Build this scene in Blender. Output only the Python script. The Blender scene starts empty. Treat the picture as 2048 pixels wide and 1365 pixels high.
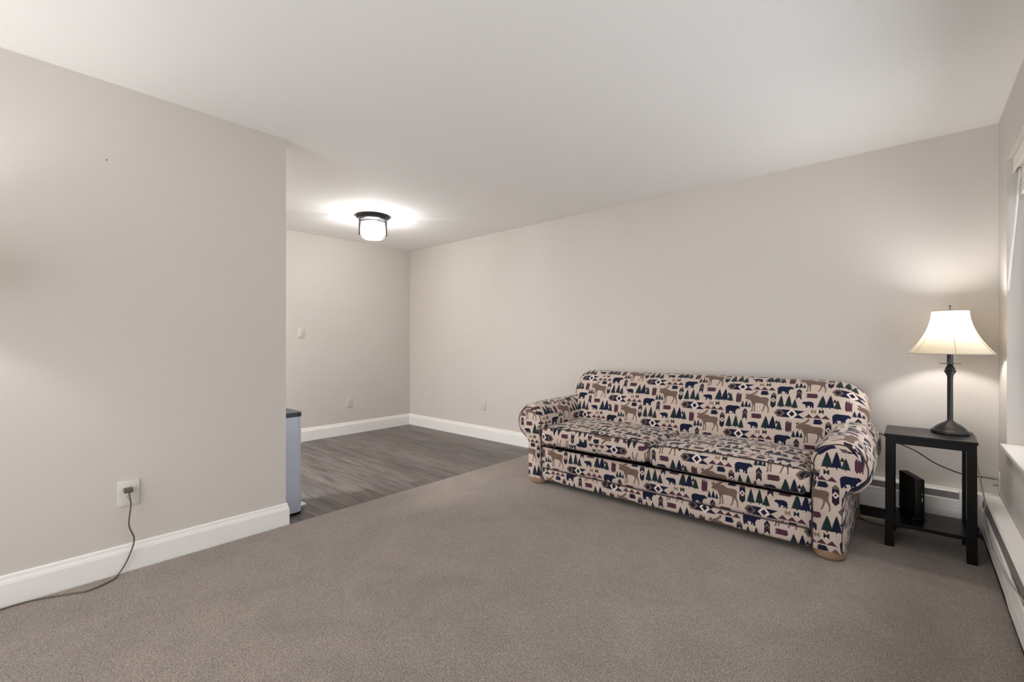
import bpy, bmesh, math, random
import numpy as np
from mathutils import Vector
random.seed(7)
sc = bpy.context.scene
COL = sc.collection
PI = math.pi

# ------------------------------------------------------------ camera, world, lights, exposure
CAMZ = 1.14
cam = bpy.data.cameras.new('camera'); camo = bpy.data.objects.new('camera', cam); COL.objects.link(camo)
cam.sensor_width = 36.0; cam.lens = 910 / 2048 * 36.0; cam.clip_start = 0.02
cam.shift_y = (684 - 682.5) / 2048
camo.location = (0, 0, CAMZ); camo.rotation_euler = (PI / 2, 0, math.radians(41.46))
sc.camera = camo
sc.view_settings.view_transform = 'Standard'; sc.view_settings.look = 'None'
sc.view_settings.gamma = 1.0; sc.view_settings.use_curve_mapping = False
sc.view_settings.exposure = 0.29
sc.cycles.use_denoising = True
sc.cycles.max_bounces = 10; sc.cycles.diffuse_bounces = 7; sc.cycles.transparent_max_bounces = 16
sc.cycles.caustics_reflective = False; sc.cycles.caustics_refractive = False
sc.cycles.sample_clamp_indirect = 4.0
w = bpy.data.worlds.new('sky'); sc.world = w; w.use_nodes = True
w.node_tree.nodes['Background'].inputs[0].default_value = (0.95, 0.965, 1.0, 1)
w.node_tree.nodes['Background'].inputs[1].default_value = 2.0

def area(name, loc, rot, sx, sy, watts, col=(1, 1, 1)):
    l = bpy.data.lights.new(name, 'AREA'); l.shape = 'RECTANGLE'; l.size = sx; l.size_y = sy
    l.energy = watts; l.color = col
    o = bpy.data.objects.new(name, l); COL.objects.link(o); o.location = loc; o.rotation_euler = rot
    return o
def point(name, loc, watts, r=0.03, col=(1, .975, .945)):
    l = bpy.data.lights.new(name, 'POINT'); l.energy = watts; l.shadow_soft_size = r; l.color = col
    o = bpy.data.objects.new(name, l); COL.objects.link(o); o.location = loc
    return o
L_BACK_FILL = 30; L_TABLE = 8.5; L_FLOOR = 6.5; L_CEIL = 7; L_BOUNCE = 2; L_KITCH = 120
# invented fill light outside the added, unseen opening behind the camera
area('fill_behind_camera', (-1.4, -2.35, 1.25), (math.radians(90), 0, 0), 2.6, 2.1, L_BACK_FILL, (1, .998, .985))
for (nm, lc_, rt_, a_, b_) in (('sky_portal_added_opening', (-1.4, -2.03, 1.15), (math.radians(90), 0, 0), 2.9, 2.3), ('sky_portal_window', (0.58, 2.2, 1.34), (0, math.radians(90), 0), 1.52, 2.63)):  # the first portal sits in the added opening behind the camera
    area(nm, lc_, rt_, a_, b_, 1).data.cycles.is_portal = True
# added fill aimed up at the ceiling behind the camera, no known lamp
area('ceiling_bounce_fill', (-1.3, -0.6, 1.2), (PI, 0, 0), 0.9, 0.9, L_BOUNCE, (1, 1, 1))

area('kitchen_fill', (-4.2, -.7, 2.395), (0, 0, 0), .6, 1.2, L_KITCH, (.99, .99, 1))  # added fill over the unseen part of the kitchen, no known fixture

# ------------------------------------------------------------ helpers
def srgb(r, g, b):
    f = lambda c: (c / 255 / 12.92) if c / 255 <= .04045 else ((c / 255 + .055) / 1.055) ** 2.4
    return (f(r), f(g), f(b), 1)
def link(o, parent=None):
    COL.objects.link(o)
    if parent is not None: o.parent = parent
    return o
def tag(o, label=None, cat=None, group=None, kind=None):
    if label: o['label'] = label
    if cat: o['category'] = cat
    if group: o['group'] = group
    if kind: o['kind'] = kind
    return o
def thing(name, loc, label, cat, group=None, rz=0):
    o = bpy.data.objects.new(name, None); o.empty_display_size = .05
    o.location = loc; o.rotation_euler = (0, 0, rz); COL.objects.link(o)
    return tag(o, label, cat, group)
def mesh(name, verts, faces, mat, parent=None, smooth=False, uvs=None):
    """verts in the parent's space (parents carry no scale)"""
    me = bpy.data.meshes.new(name); me.from_pydata([tuple(v) for v in verts], [], faces)
    if uvs:
        l = me.uv_layers.new(name='UVMap')
        flat = [c for f in uvs for uv in f for c in uv]
        l.data.foreach_set('uv', flat)
    me.materials.append(mat)
    me.polygons.foreach_set('use_smooth', [bool(smooth)] * len(me.polygons))
    me.update()
    return link(bpy.data.objects.new(name, me), parent)
class MB:
    def __init__(s): s.v = []; s.f = []
    def add(s, v, f):
        n = len(s.v); s.v += [tuple(p) for p in v]; s.f += [tuple(i + n for i in q) for q in f]; return s
    def box(s, x0, x1, y0, y1, z0, z1):
        return s.add([(x0,y0,z0),(x1,y0,z0),(x1,y1,z0),(x0,y1,z0),(x0,y0,z1),(x1,y0,z1),(x1,y1,z1),(x0,y1,z1)],
                     [(0,3,2,1),(4,5,6,7),(0,1,5,4),(1,2,6,5),(2,3,7,6),(3,0,4,7)])
    def rbox(s, x0, x1, y0, y1, z0, z1, r, seg=2):
        bm = bmesh.new(); bmesh.ops.create_cube(bm, size=1)
        for v in bm.verts:
            v.co = Vector(((x0+x1)/2 + v.co.x*(x1-x0), (y0+y1)/2 + v.co.y*(y1-y0), (z0+z1)/2 + v.co.z*(z1-z0)))
        bmesh.ops.bevel(bm, geom=bm.edges[:], offset=r, segments=seg, affect='EDGES', profile=.5)
        bm.verts.index_update()
        s.add([v.co[:] for v in bm.verts], [[v.index for v in f.verts] for f in bm.faces]); bm.free(); return s
    def tube(s, pts, r, n=8, close=False):
        pts = [Vector(p) for p in pts]; N = len(pts); rings = []
        up = None
        for i in range(N):
            a = pts[(i-1) % N] if (close or i > 0) else pts[i]
            b = pts[(i+1) % N] if (close or i < N-1) else pts[i]
            t = (b - a).normalized()
            if up is None:
                up = Vector((0,0,1)) if abs(t.z) < .9 else Vector((1,0,0))
            side = t.cross(up).normalized(); up = side.cross(t).normalized()
            rr = r[i] if isinstance(r, (list, tuple)) else r
            rings.append([pts[i] + side*math.cos(2*PI*k/n)*rr + up*math.sin(2*PI*k/n)*rr for k in range(n)])
        v = [p for rg in rings for p in rg]; f = []
        M = N if close else N-1
        for i in range(M):
            for k in range(n):
                a, b = i*n+k, i*n+(k+1) % n; j = (i+1) % N
                f.append((a, b, j*n+(k+1) % n, j*n+k))
        if not close: f += [tuple(range(n))[::-1], tuple((N-1)*n+k for k in range(n))]
        return s.add(v, f)
    def lathe(s, prof, n=32, c=(0,0,0), cap=True):
        v = []; f = []
        for (r, z) in prof:
            for k in range(n):
                v.append((c[0]+r*math.cos(2*PI*k/n), c[1]+r*math.sin(2*PI*k/n), c[2]+z))
        for i in range(len(prof)-1):
            for k in range(n):
                f.append((i*n+k, i*n+(k+1) % n, (i+1)*n+(k+1) % n, (i+1)*n+k))
        if cap:
            f.append(tuple(range(n))[::-1]); f.append(tuple((len(prof)-1)*n+k for k in range(n)))
        return s.add(v, f)
    def build(s, name, mat, parent=None, smooth=False):
        o = mesh(name, s.v, s.f, mat, parent, smooth)
        if smooth:
            bm = bmesh.new(); bm.from_mesh(o.data); bmesh.ops.recalc_face_normals(bm, faces=bm.faces)
            for e in bm.edges:
                if len(e.link_faces) == 2 and e.calc_face_angle(0) > math.radians(40): e.smooth = False
            bm.to_mesh(o.data); bm.free()
        return o
def smooth_path(pts, k=8):
    P = [Vector(p) for p in pts]; P = [P[0]*2-P[1]] + P + [P[-1]*2-P[-2]]; out = []
    for i in range(1, len(P)-2):
        p0, p1, p2, p3 = P[i-1:i+3]
        for j in range(k):
            t = j/k
            out.append(.5*((2*p1)+(-p0+p2)*t+(2*p0-5*p1+4*p2-p3)*t*t+(-p0+3*p1-3*p2+p3)*t**3))
    return out + [P[-2]]

# ------------------------------------------------------------ materials
def mat(name, col, rough=.6, metal=0, bump=None, var=None, spec=.5, coat=0):
    m = bpy.data.materials.new(name); m.use_nodes = True; nt = m.node_tree; b = nt.nodes['Principled BSDF']
    b.inputs['Base Color'].default_value = col; b.inputs['Roughness'].default_value = rough
    b.inputs['Metallic'].default_value = metal; b.inputs['Specular IOR Level'].default_value = spec
    b.inputs['Coat Weight'].default_value = coat
    tc = nt.nodes.new('ShaderNodeTexCoord')
    if var:   # (scale, amount, detail)
        n = nt.nodes.new('ShaderNodeTexNoise'); n.inputs['Scale'].default_value = var[0]; n.inputs['Detail'].default_value = var[2]
        nt.links.new(tc.outputs['Object'], n.inputs['Vector'])
        r = nt.nodes.new('ShaderNodeValToRGB'); a = var[1]
        r.color_ramp.elements[0].position = .3; r.color_ramp.elements[1].position = .7
        r.color_ramp.elements[0].color = tuple(c*(1-a) for c in col[:3]) + (1,)
        r.color_ramp.elements[1].color = tuple(min(1, c*(1+a)) for c in col[:3]) + (1,)
        nt.links.new(n.outputs['Fac'], r.inputs[0]); nt.links.new(r.outputs[0], b.inputs['Base Color'])
    if bump:  # (scale, strength, distance)
        n = nt.nodes.new('ShaderNodeTexNoise'); n.inputs['Scale'].default_value = bump[0]; n.inputs['Detail'].default_value = 3
        nt.links.new(tc.outputs['Object'], n.inputs['Vector'])
        bp = nt.nodes.new('ShaderNodeBump'); bp.inputs['Strength'].default_value = bump[1]; bp.inputs['Distance'].default_value = bump[2]
        nt.links.new(n.outputs['Fac'], bp.inputs['Height']); nt.links.new(bp.outputs[0], b.inputs['Normal'])
    return m
def emit(name, col, s):
    m = bpy.data.materials.new(name); m.use_nodes = True; b = m.node_tree.nodes['Principled BSDF']
    b.inputs['Base Color'].default_value = col; b.inputs['Emission Color'].default_value = col; b.inputs['Emission Strength'].default_value = s
    return m
M_WALL = mat('wall_paint', srgb(204, 198, 192), .75, bump=(55, .08, .002), var=(1.3, .012, 2), spec=.3)
M_CEIL = mat('ceiling_paint', srgb(242, 242, 240), .85, bump=(30, .06, .002), var=(1.0, .01, 2), spec=.2)
M_TRIM = mat('white_trim_paint', srgb(236, 234, 231), .4, var=(6, .01, 2))
M_PLATE = mat('almond_plastic', srgb(204, 197, 188), .35, var=(20, .01, 1))
M_PLATE2 = mat('white_plastic', srgb(212, 208, 201), .35, var=(20, .01, 1))
M_SLOT = mat('socket_slot_dark', srgb(60, 55, 50), .6, var=(40, .05, 1))
M_HEAT = mat('heater_enamel', srgb(240, 237, 233), .38, var=(9, .015, 2), bump=(6, .1, .004))
M_HDARK = mat('heater_inside', srgb(126, 121, 117), .6, var=(30, .08, 2))
M_HBLACK = mat('heater_shadow_gap', srgb(30, 28, 27), .8, var=(30, .1, 2))
M_BLACKWOOD = mat('black_wood', srgb(9, 8, 8), .32, spec=.2, var=(25, .12, 3), bump=(120, .05, .001))
M_BRONZE = mat('dark_bronze', srgb(62, 61, 62), .32, metal=.75, var=(14, .1, 3))
M_BLACKPL = mat('black_plastic', srgb(8, 8, 9), .4, spec=.35, var=(30, .1, 2))
M_STEEL = mat('brushed_steel', srgb(214, 226, 244), .36, metal=.4, var=(8, .03, 3))
M_LID = mat('black_lid_plastic', srgb(38, 46, 54), .35, var=(12, .08, 2))
M_CORD = mat('brown_cord', srgb(92, 82, 72), .5, var=(60, .06, 2))
M_CORDW = mat('grey_white_cord', srgb(172, 164, 152), .5, var=(60, .05, 2))
M_CORDB = mat('black_cable', srgb(28, 25, 24), .5, var=(60, .1, 2))
M_BRASS = mat('coax_metal', srgb(150, 140, 122), .3, metal=.8, var=(60, .05, 2))
M_FOOT = mat('light_oak_foot', srgb(150, 122, 98), .45, var=(18, .12, 4))
M_BLIND = mat('white_blind', srgb(228, 225, 218), .5, var=(20, .02, 2))
M_MARBLE = mat('sill_marble', srgb(226, 221, 216), .3, var=(5, .05, 6))
M_DARKCLOTH = mat('dust_cover', srgb(20, 18, 18), .9, var=(60, .1, 2))

def carpet_mat():
    m = bpy.data.materials.new('carpet_pile'); m.use_nodes = True; nt = m.node_tree; b = nt.nodes['Principled BSDF']
    b.inputs['Roughness'].default_value = .95; b.inputs['Specular IOR Level'].default_value = .1
    b.inputs['Sheen Weight'].default_value = .25; b.inputs['Sheen Roughness'].default_value = .6
    tc = nt.nodes.new('ShaderNodeTexCoord')
    def noise(s, d, dist=0, rough=.5):
        n = nt.nodes.new('ShaderNodeTexNoise'); n.inputs['Scale'].default_value = s; n.inputs['Detail'].default_value = d
        n.inputs['Distortion'].default_value = dist; n.inputs['Roughness'].default_value = rough
        nt.links.new(tc.outputs['Object'], n.inputs['Vector']); return n
    fine = noise(170, 4, .4, .75); mid = noise(34, 3, .5, .6); big = noise(2.3, 5, 1.6, .62)
    r1 = nt.nodes.new('ShaderNodeValToRGB')
    r1.color_ramp.elements[0].position = .32; r1.color_ramp.elements[0].color = srgb(78, 67, 60)
    r1.color_ramp.elements[1].position = .68; r1.color_ramp.elements[1].color = srgb(198, 182, 169)
    nt.links.new(fine.outputs['Fac'], r1.inputs[0])
    def mul(prev, n, lo, hi):
        r = nt.nodes.new('ShaderNodeMapRange'); r.inputs[1].default_value = .3; r.inputs[2].default_value = .7
        r.inputs[3].default_value = lo; r.inputs[4].default_value = hi
        nt.links.new(n.outputs['Fac'], r.inputs[0])
        x = nt.nodes.new('ShaderNodeMix'); x.data_type = 'RGBA'; x.blend_type = 'MULTIPLY'; x.inputs[0].default_value = 1
        nt.links.new(prev, x.inputs[6]); nt.links.new(r.outputs[0], x.inputs[7]); return x.outputs[2]
    c = mul(mul(r1.outputs[0], big, .84, 1.05), mid, .90, 1.06)
    nt.links.new(c, b.inputs['Base Color'])
    bp = nt.nodes.new('ShaderNodeBump'); bp.inputs['Strength'].default_value = .9; bp.inputs['Distance'].default_value = .006
    nt.links.new(fine.outputs['Fac'], bp.inputs['Height'])
    bp2 = nt.nodes.new('ShaderNodeBump'); bp2.inputs['Strength'].default_value = .5; bp2.inputs['Distance'].default_value = .01
    nt.links.new(mid.outputs['Fac'], bp2.inputs['Height']); nt.links.new(bp.outputs[0], bp2.inputs['Normal'])
    nt.links.new(bp2.outputs[0], b.inputs['Normal'])
    return m
M_CARPET = carpet_mat()

def plank_mat():
    m = bpy.data.materials.new('grey_oak_vinyl'); m.use_nodes = True; nt = m.node_tree; b = nt.nodes['Principled BSDF']
    b.inputs['Roughness'].default_value = .42; b.inputs['Specular IOR Level'].default_value = .35
    tc = nt.nodes.new('ShaderNodeTexCoord'); oi = nt.nodes.new('ShaderNodeObjectInfo')
    off = nt.nodes.new('ShaderNodeVectorMath'); off.operation = 'SCALE'; off.inputs[3].default_value = 40
    cx = nt.nodes.new('ShaderNodeCombineXYZ')
    for i in range(3): nt.links.new(oi.outputs['Random'], cx.inputs[i])
    nt.links.new(cx.outputs[0], off.inputs[0])
    add = nt.nodes.new('ShaderNodeVectorMath'); nt.links.new(tc.outputs['Object'], add.inputs[0]); nt.links.new(off.outputs[0], add.inputs[1])
    mp = nt.nodes.new('ShaderNodeMapping'); mp.inputs['Scale'].default_value = (1.5, 17, 1); nt.links.new(add.outputs[0], mp.inputs[0])
    n = nt.nodes.new('ShaderNodeTexNoise'); n.inputs['Scale'].default_value = 1.6; n.inputs['Detail'].default_value = 6; n.inputs['Roughness'].default_value = .6
    nt.links.new(mp.outputs[0], n.inputs['Vector'])
    mp2 = nt.nodes.new('ShaderNodeMapping'); mp2.inputs['Scale'].default_value = (1.1, 6, 1); nt.links.new(add.outputs[0], mp2.inputs[0])
    n2 = nt.nodes.new('ShaderNodeTexNoise'); n2.inputs['Scale'].default_value = 1.5; n2.inputs['Detail'].default_value = 3
    nt.links.new(mp2.outputs[0], n2.inputs['Vector'])
    r = nt.nodes.new('ShaderNodeValToRGB')
    r.color_ramp.elements[0].position = .28; r.color_ramp.elements[0].color = srgb(74, 69, 69)
    r.color_ramp.elements[1].position = .75; r.color_ramp.elements[1].color = srgb(142, 133, 128)
    nt.links.new(n.outputs['Fac'], r.inputs[0])
    r2 = nt.nodes.new('ShaderNodeValToRGB')
    r2.color_ramp.elements[0].position = .3; r2.color_ramp.elements[0].color = (.86, .92, .95, 1)
    r2.color_ramp.elements[1].position = .7; r2.color_ramp.elements[1].color = (1.0, .92, .86, 1)
    nt.links.new(n2.outputs['Fac'], r2.inputs[0])
    x = nt.nodes.new('ShaderNodeMix'); x.data_type = 'RGBA'; x.blend_type = 'MULTIPLY'; x.inputs[0].default_value = 1
    nt.links.new(r.outputs[0], x.inputs[6]); nt.links.new(r2.outputs[0], x.inputs[7])
    mr = nt.nodes.new('ShaderNodeMapRange'); mr.inputs[3].default_value = .72; mr.inputs[4].default_value = 1.06
    nt.links.new(oi.outputs['Random'], mr.inputs[0])
    y = nt.nodes.new('ShaderNodeMix'); y.data_type = 'RGBA'; y.blend_type = 'MULTIPLY'; y.inputs[0].default_value = 1
    nt.links.new(x.outputs[2], y.inputs[6]); nt.links.new(mr.outputs[0], y.inputs[7])
    nt.links.new(y.outputs[2], b.inputs['Base Color'])
    bp = nt.nodes.new('ShaderNodeBump'); bp.inputs['Strength'].default_value = .15; bp.inputs['Distance'].default_value = .001
    nt.links.new(n.outputs['Fac'], bp.inputs['Height']); nt.links.new(bp.outputs[0], b.inputs['Normal'])
    return m
M_PLANK = plank_mat()

def glass_mat(name, tint=(1, 1, 1, 1), gloss=.12):
    m = bpy.data.materials.new(name); m.use_nodes = True; nt = m.node_tree; nt.nodes.clear()
    o = nt.nodes.new('ShaderNodeOutputMaterial'); t = nt.nodes.new('ShaderNodeBsdfTransparent'); t.inputs[0].default_value = tint
    g = nt.nodes.new('ShaderNodeBsdfGlossy'); g.inputs['Roughness'].default_value = .03
    fr = nt.nodes.new('ShaderNodeLayerWeight'); fr.inputs[0].default_value = gloss
    mx = nt.nodes.new('ShaderNodeMixShader'); nt.links.new(fr.outputs['Fresnel'], mx.inputs[0])
    nt.links.new(t.outputs[0], mx.inputs[1]); nt.links.new(g.outputs[0], mx.inputs[2]); nt.links.new(mx.outputs[0], o.inputs[0])
    return m
M_GLASS = glass_mat('seeded_glass', (.97, .98, .98, 1), .12)
def seed():
    nt = M_GLASS.node_tree; o = [n for n in nt.nodes if n.type == 'OUTPUT_MATERIAL'][0]; src = o.inputs[0].links[0].from_socket
    tl = nt.nodes.new('ShaderNodeBsdfTranslucent'); nz = nt.nodes.new('ShaderNodeTexNoise'); nz.inputs['Scale'].default_value = 60
    mr = nt.nodes.new('ShaderNodeMapRange'); mr.inputs[3].default_value = .0; mr.inputs[4].default_value = .06
    nt.links.new(nz.outputs['Fac'], mr.inputs[0]); mx = nt.nodes.new('ShaderNodeMixShader')
    nt.links.new(mr.outputs[0], mx.inputs[0]); nt.links.new(src, mx.inputs[1]); nt.links.new(tl.outputs[0], mx.inputs[2]); nt.links.new(mx.outputs[0], o.inputs[0])
seed()
M_PANE = glass_mat('window_glass', (.98, .99, 1, 1), .1)

def shade_mat():
    m = bpy.data.materials.new('lamp_shade_fabric'); m.use_nodes = True; nt = m.node_tree; nt.nodes.clear()
    o = nt.nodes.new('ShaderNodeOutputMaterial'); d = nt.nodes.new('ShaderNodeBsdfDiffuse'); d.inputs[0].default_value = srgb(232, 222, 200)
    t = nt.nodes.new('ShaderNodeBsdfTranslucent'); t.inputs[0].default_value = srgb(196, 182, 156)
    n = nt.nodes.new('ShaderNodeTexNoise'); n.inputs['Scale'].default_value = 40
    r = nt.nodes.new('ShaderNodeMapRange'); r.inputs[3].default_value = .34; r.inputs[4].default_value = .44
    nt.links.new(n.outputs['Fac'], r.inputs[0])
    mx = nt.nodes.new('ShaderNodeMixShader'); nt.links.new(r.outputs[0], mx.inputs[0])
    nt.links.new(d.outputs[0], mx.inputs[1]); nt.links.new(t.outputs[0], mx.inputs[2]); nt.links.new(mx.outputs[0], o.inputs[0])
    return m
M_SHADE = shade_mat()
def bulb_mat():
    m = bpy.data.materials.new('lit_bulb'); m.use_nodes = True; nt = m.node_tree; nt.nodes.clear()
    o = nt.nodes.new('ShaderNodeOutputMaterial'); t = nt.nodes.new('ShaderNodeBsdfTransparent'); e = nt.nodes.new('ShaderNodeEmission')
    e.inputs[0].default_value = (1, .95, .88, 1); e.inputs[1].default_value = 6
    a = nt.nodes.new('ShaderNodeAddShader'); nt.links.new(t.outputs[0], a.inputs[0]); nt.links.new(e.outputs[0], a.inputs[1]); nt.links.new(a.outputs[0], o.inputs[0])
    m.cycles.emission_sampling = 'NONE'
    return m
M_BULB = bulb_mat()

# ------------------------------------------------------------ woven lodge pattern, drawn in code
PW, PH = .62, .333          # size of one repeat in metres
def fabric_image():
    NX, NY = 1280, 688
    img = np.empty((NY, NX, 3), np.float32)
    bg = np.array(srgb(197, 180, 168)[:3]); img[:] = bg
    rs = np.random.RandomState(3)
    N = srgb(20, 26, 52)[:3]; G = srgb(28, 44, 48)[:3]; PL = srgb(78, 46, 60)[:3]; BR = srgb(112, 92, 82)[:3]
    TN = srgb(138, 116, 98)[:3]; K = srgb(34, 30, 44)[:3]; CR = srgb(222, 210, 200)[:3]; OL = srgb(104, 88, 80)[:3]
    def conv(x, y): return (910*x + 180*y)/1795800, (270*x - 1920*y)/1795800
    def fill(pts, col):
        q = np.array([conv(*p) for p in pts])
        for (ox, oy) in ((0, 0), (.5, .5)):
            P = q + (ox, oy); P = P - np.floor(P.min(0))
            X = P[:, 0]*NX; Y = P[:, 1]*NY
            x0, x1 = int(X.min()), int(X.max())+2; y0, y1 = int(Y.min()), int(Y.max())+2
            gx, gy = np.meshgrid(np.arange(x0, x1)+.5, np.arange(y0, y1)+.5)
            ins = np.zeros(gx.shape, bool); j = len(X)-1
            for i in range(len(X)):
                c = ((Y[i] > gy) != (Y[j] > gy))
                if Y[i] != Y[j]: c &= gx < (X[j]-X[i])*(gy-Y[i])/(Y[j]-Y[i]) + X[i]
                ins ^= c; j = i
            yy, xx = np.nonzero(ins)
            img[(yy+y0) % NY, (xx+x0) % NX] = col
    def loc(cx, cy): return lambda dx, up: (cx + dx + .198*up, cy + .14*dx - up)
    def shape(cx, cy, pts, col):
        L = loc(cx, cy); fill([L(*p) for p in pts], col)
    def tree(cx, base, wd, h, col):
        L = []; R = []; tiers = 7; wd *= 1.12; h *= 1.07
        for i in range(tiers):
            a = (1 - i/tiers)**.8; b = (1-(i+.75)/tiers)**.8
            y0 = h*(.1 + .9*i/tiers); y1 = h*(.1+.9*(i+.8)/tiers)
            j = rs.uniform(-.08, .08)
            R += [(wd/2*a*(1+j), y0), (wd/2*b*.76, y1)]; L += [(-wd/2*a*(1-j), y0), (-wd/2*b*.76, y1)]
        pts = [(-wd*.05, 0), (wd*.05, 0), (wd*.05, h*.1)] + R + [(0, h)] + L[::-1] + [(-wd*.05, h*.1)]
        shape(cx, base, pts, col)
    def hatch(cx, cy, wd, h, col, vert=False, n=9):
        for i in range(n):
            t = -h/2 + h*(i+.5)/n if not vert else -wd/2 + wd*(i+.5)/n
            a = rs.uniform(.32, .52); b = rs.uniform(.32, .52)
            if not vert: shape(cx, cy, [(-wd*a, t-h/n*.6), (wd*b, t-h/n*.6), (wd*b, t+h/n*.6), (-wd*a, t+h/n*.6)], col)
            else: shape(cx, cy, [(t-wd/n*.6, -h*a), (t+wd/n*.6, -h*a), (t+wd/n*.6, h*b), (t-wd/n*.6, h*b)], col)
    # moose
    moose = [(1098,385),(1108,362),(1135,350),(1160,345),(1185,333),(1170,327),(1148,330),(1120,330),(1113,312),(1130,318),(1128,300),(1142,312),(1150,315),(1150,292),(1165,288),(1172,318),(1195,325),
      (1196,303),(1206,316),(1225,312),(1222,292),(1236,306),(1262,300),(1252,268),(1270,292),(1298,280),(1296,258),(1312,270),(1330,255),(1328,236),(1345,246),(1362,238),(1352,272),(1322,296),(1285,315),(1240,333),
      (1290,335),(1330,342),(1362,366),(1400,385),(1470,390),(1520,400),(1546,418),(1555,440),(1545,470),(1528,500),(1524,550),(1537,590),(1532,640),(1522,678),(1510,693),(1494,686),(1510,650),(1510,600),(1492,560),(1480,535),
      (1470,570),(1450,610),(1422,650),(1400,672),(1384,664),(1418,620),(1440,580),(1450,540),(1440,518),(1400,505),(1350,498),(1300,492),(1286,505),(1283,550),(1277,600),(1268,640),(1250,657),(1238,648),(1254,610),(1260,560),(1250,512),
      (1244,540),(1232,590),(1226,630),(1208,656),(1182,655),(1204,620),(1218,560),(1222,510),(1214,465),(1196,428),(1176,412),(1168,440),(1156,436),(1150,408),(1122,408)]
    fill(moose, BR)
    fill([(1196,303),(1225,310),(1262,298),(1298,278),(1330,252),(1362,238),(1356,272),(1326,300),(1285,324),(1240,340),(1200,337)], BR)
    fill([(1110,306),(1148,302),(1166,286),(1174,318),(1196,332),(1150,347),(1116,337)], BR)
    # big bear
    fill([(682,600),(688,545),(710,515),(760,500),(800,505),(850,515),(900,520),(925,525),(935,515),(950,530),(978,555),(982,575),(960,585),(925,580),(905,600),(885,620),(878,660),(880,680),(850,684),(840,672),(850,650),(835,640),
          (828,668),(808,668),(815,630),(790,615),(760,618),(748,630),(760,665),(735,672),(722,640),(715,660),(700,672),(680,668)], N)
    # small bear
    fill([(1092,865),(1105,850),(1130,840),(1160,845),(1200,842),(1245,848),(1280,865),(1290,900),(1280,940),(1275,970),(1250,970),(1252,945),(1240,935),(1235,960),(1215,962),(1220,925),(1180,920),(1172,950),(1155,958),(1138,950),(1152,930),(1140,900),(1120,882),(1098,880)], N)
    # trees
    tree(545, 400, 165, 225, G); tree(672, 412, 150, 235, N); tree(790, 432, 120, 165, G)
    tree(700, 932, 130, 220, G); tree(838, 938, 130, 222, G); tree(945, 962, 115, 165, G)
    tree(1028, 565, 72, 120, G); tree(1100, 568, 74, 125, N); tree(1162, 575, 60, 90, G)
    shape(1640, 890, [(-30,-2),(30,-2),(28,10),(10,45),(0,60),(-12,42),(-28,10)], K)
    # upright lozenge
    shape(1636, 455, [(-48,-105),(0,-152),(48,-105),(48,105),(0,152),(-48,105)], PL)
    shape(1636, 455, [(-48,-105),(0,-152),(48,-105),(48,-20),(0,-60),(-48,-20)], K)
    shape(1636, 455, [(-48,20),(0,62),(48,20),(48,105),(0,152),(-48,105)], N)
    shape(1636, 455, [(-48,105),(0,152),(48,105),(48,70),(0,112),(-48,70)], OL)
    shape(1636, 455, [(0,75),(22,98),(0,122),(-22,98)], OL)
    shape(1636, 455, [(0,-48),(46,0),(0,48),(-46,0)], CR)
    shape(1636, 455, [(0,-22),(22,0),(0,22),(-22,0)], K)
    # arrow feather
    shape(1060, 700, [(-46,-108),(-22,-70),(0,-50),(22,-70),(46,-108),(46,62),(0,120),(-46,62)], N)
    shape(1060, 700, [(-46,-20),(0,30),(46,-20),(46,20),(0,72),(-46,20)], OL)
    shape(1060, 700, [(-46,-60),(0,-10),(46,-60),(46,-42),(0,10),(-46,-42)], PL)
    # diamond band (left corner at 600,1030)
    cx, cy = 872, 1050
    shape(cx, cy, [(-300,0),(-240,68),(25,68),(-60,0),(25,-68),(-240,-68)], N)
    shape(cx, cy, [(-300,0),(-238,69),(-180,69),(-108,0),(-180,-69),(-238,-69)], OL)
    shape(cx, cy, [(-256,0),(-205,48),(-154,0),(-205,-48)], K)
    shape(cx, cy, [(50,68),(235,68),(122,0),(235,-68),(50,-68),(118,-10)], N)
    shape(cx, cy, [(-82,0),(15,96),(112,0),(15,-96)], bg)
    shape(cx, cy, [(-76,0),(15,90),(106,0),(15,-90)], CR)
    shape(cx, cy, [(-36,0),(15,50),(66,0),(15,-50)], K)
    # triangles
    for k in range(3): shape(300 + 138*k, 540 + 19*k, [(-72,-6),(72,-6),(0,62)], PL)
    # bows
    for (bx, by, col) in ((395, 442, TN), (525, 450, G)):
        shape(bx, by, [(-40,-40),(-40,40),(-12,24),(0,8),(12,24),(40,40),(40,-40),(12,-24),(0,-8),(-12,-24)], col)
    hatch(435, 625, 165, 80, N); hatch(1280, 740, 200, 84, PL); hatch(975, 365, 105, 200, PL, True)
    out = np.ones((NY, NX, 4), np.float32)
    a = 1.055*np.power(np.clip(img, 0, 1), 1/2.4) - .055
    out[..., :3] = a
    im = bpy.data.images.new('woven_lodge_pattern', NX, NY); im.pixels.foreach_set(out.ravel()); im.update(); im.pack()
    return im
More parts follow.
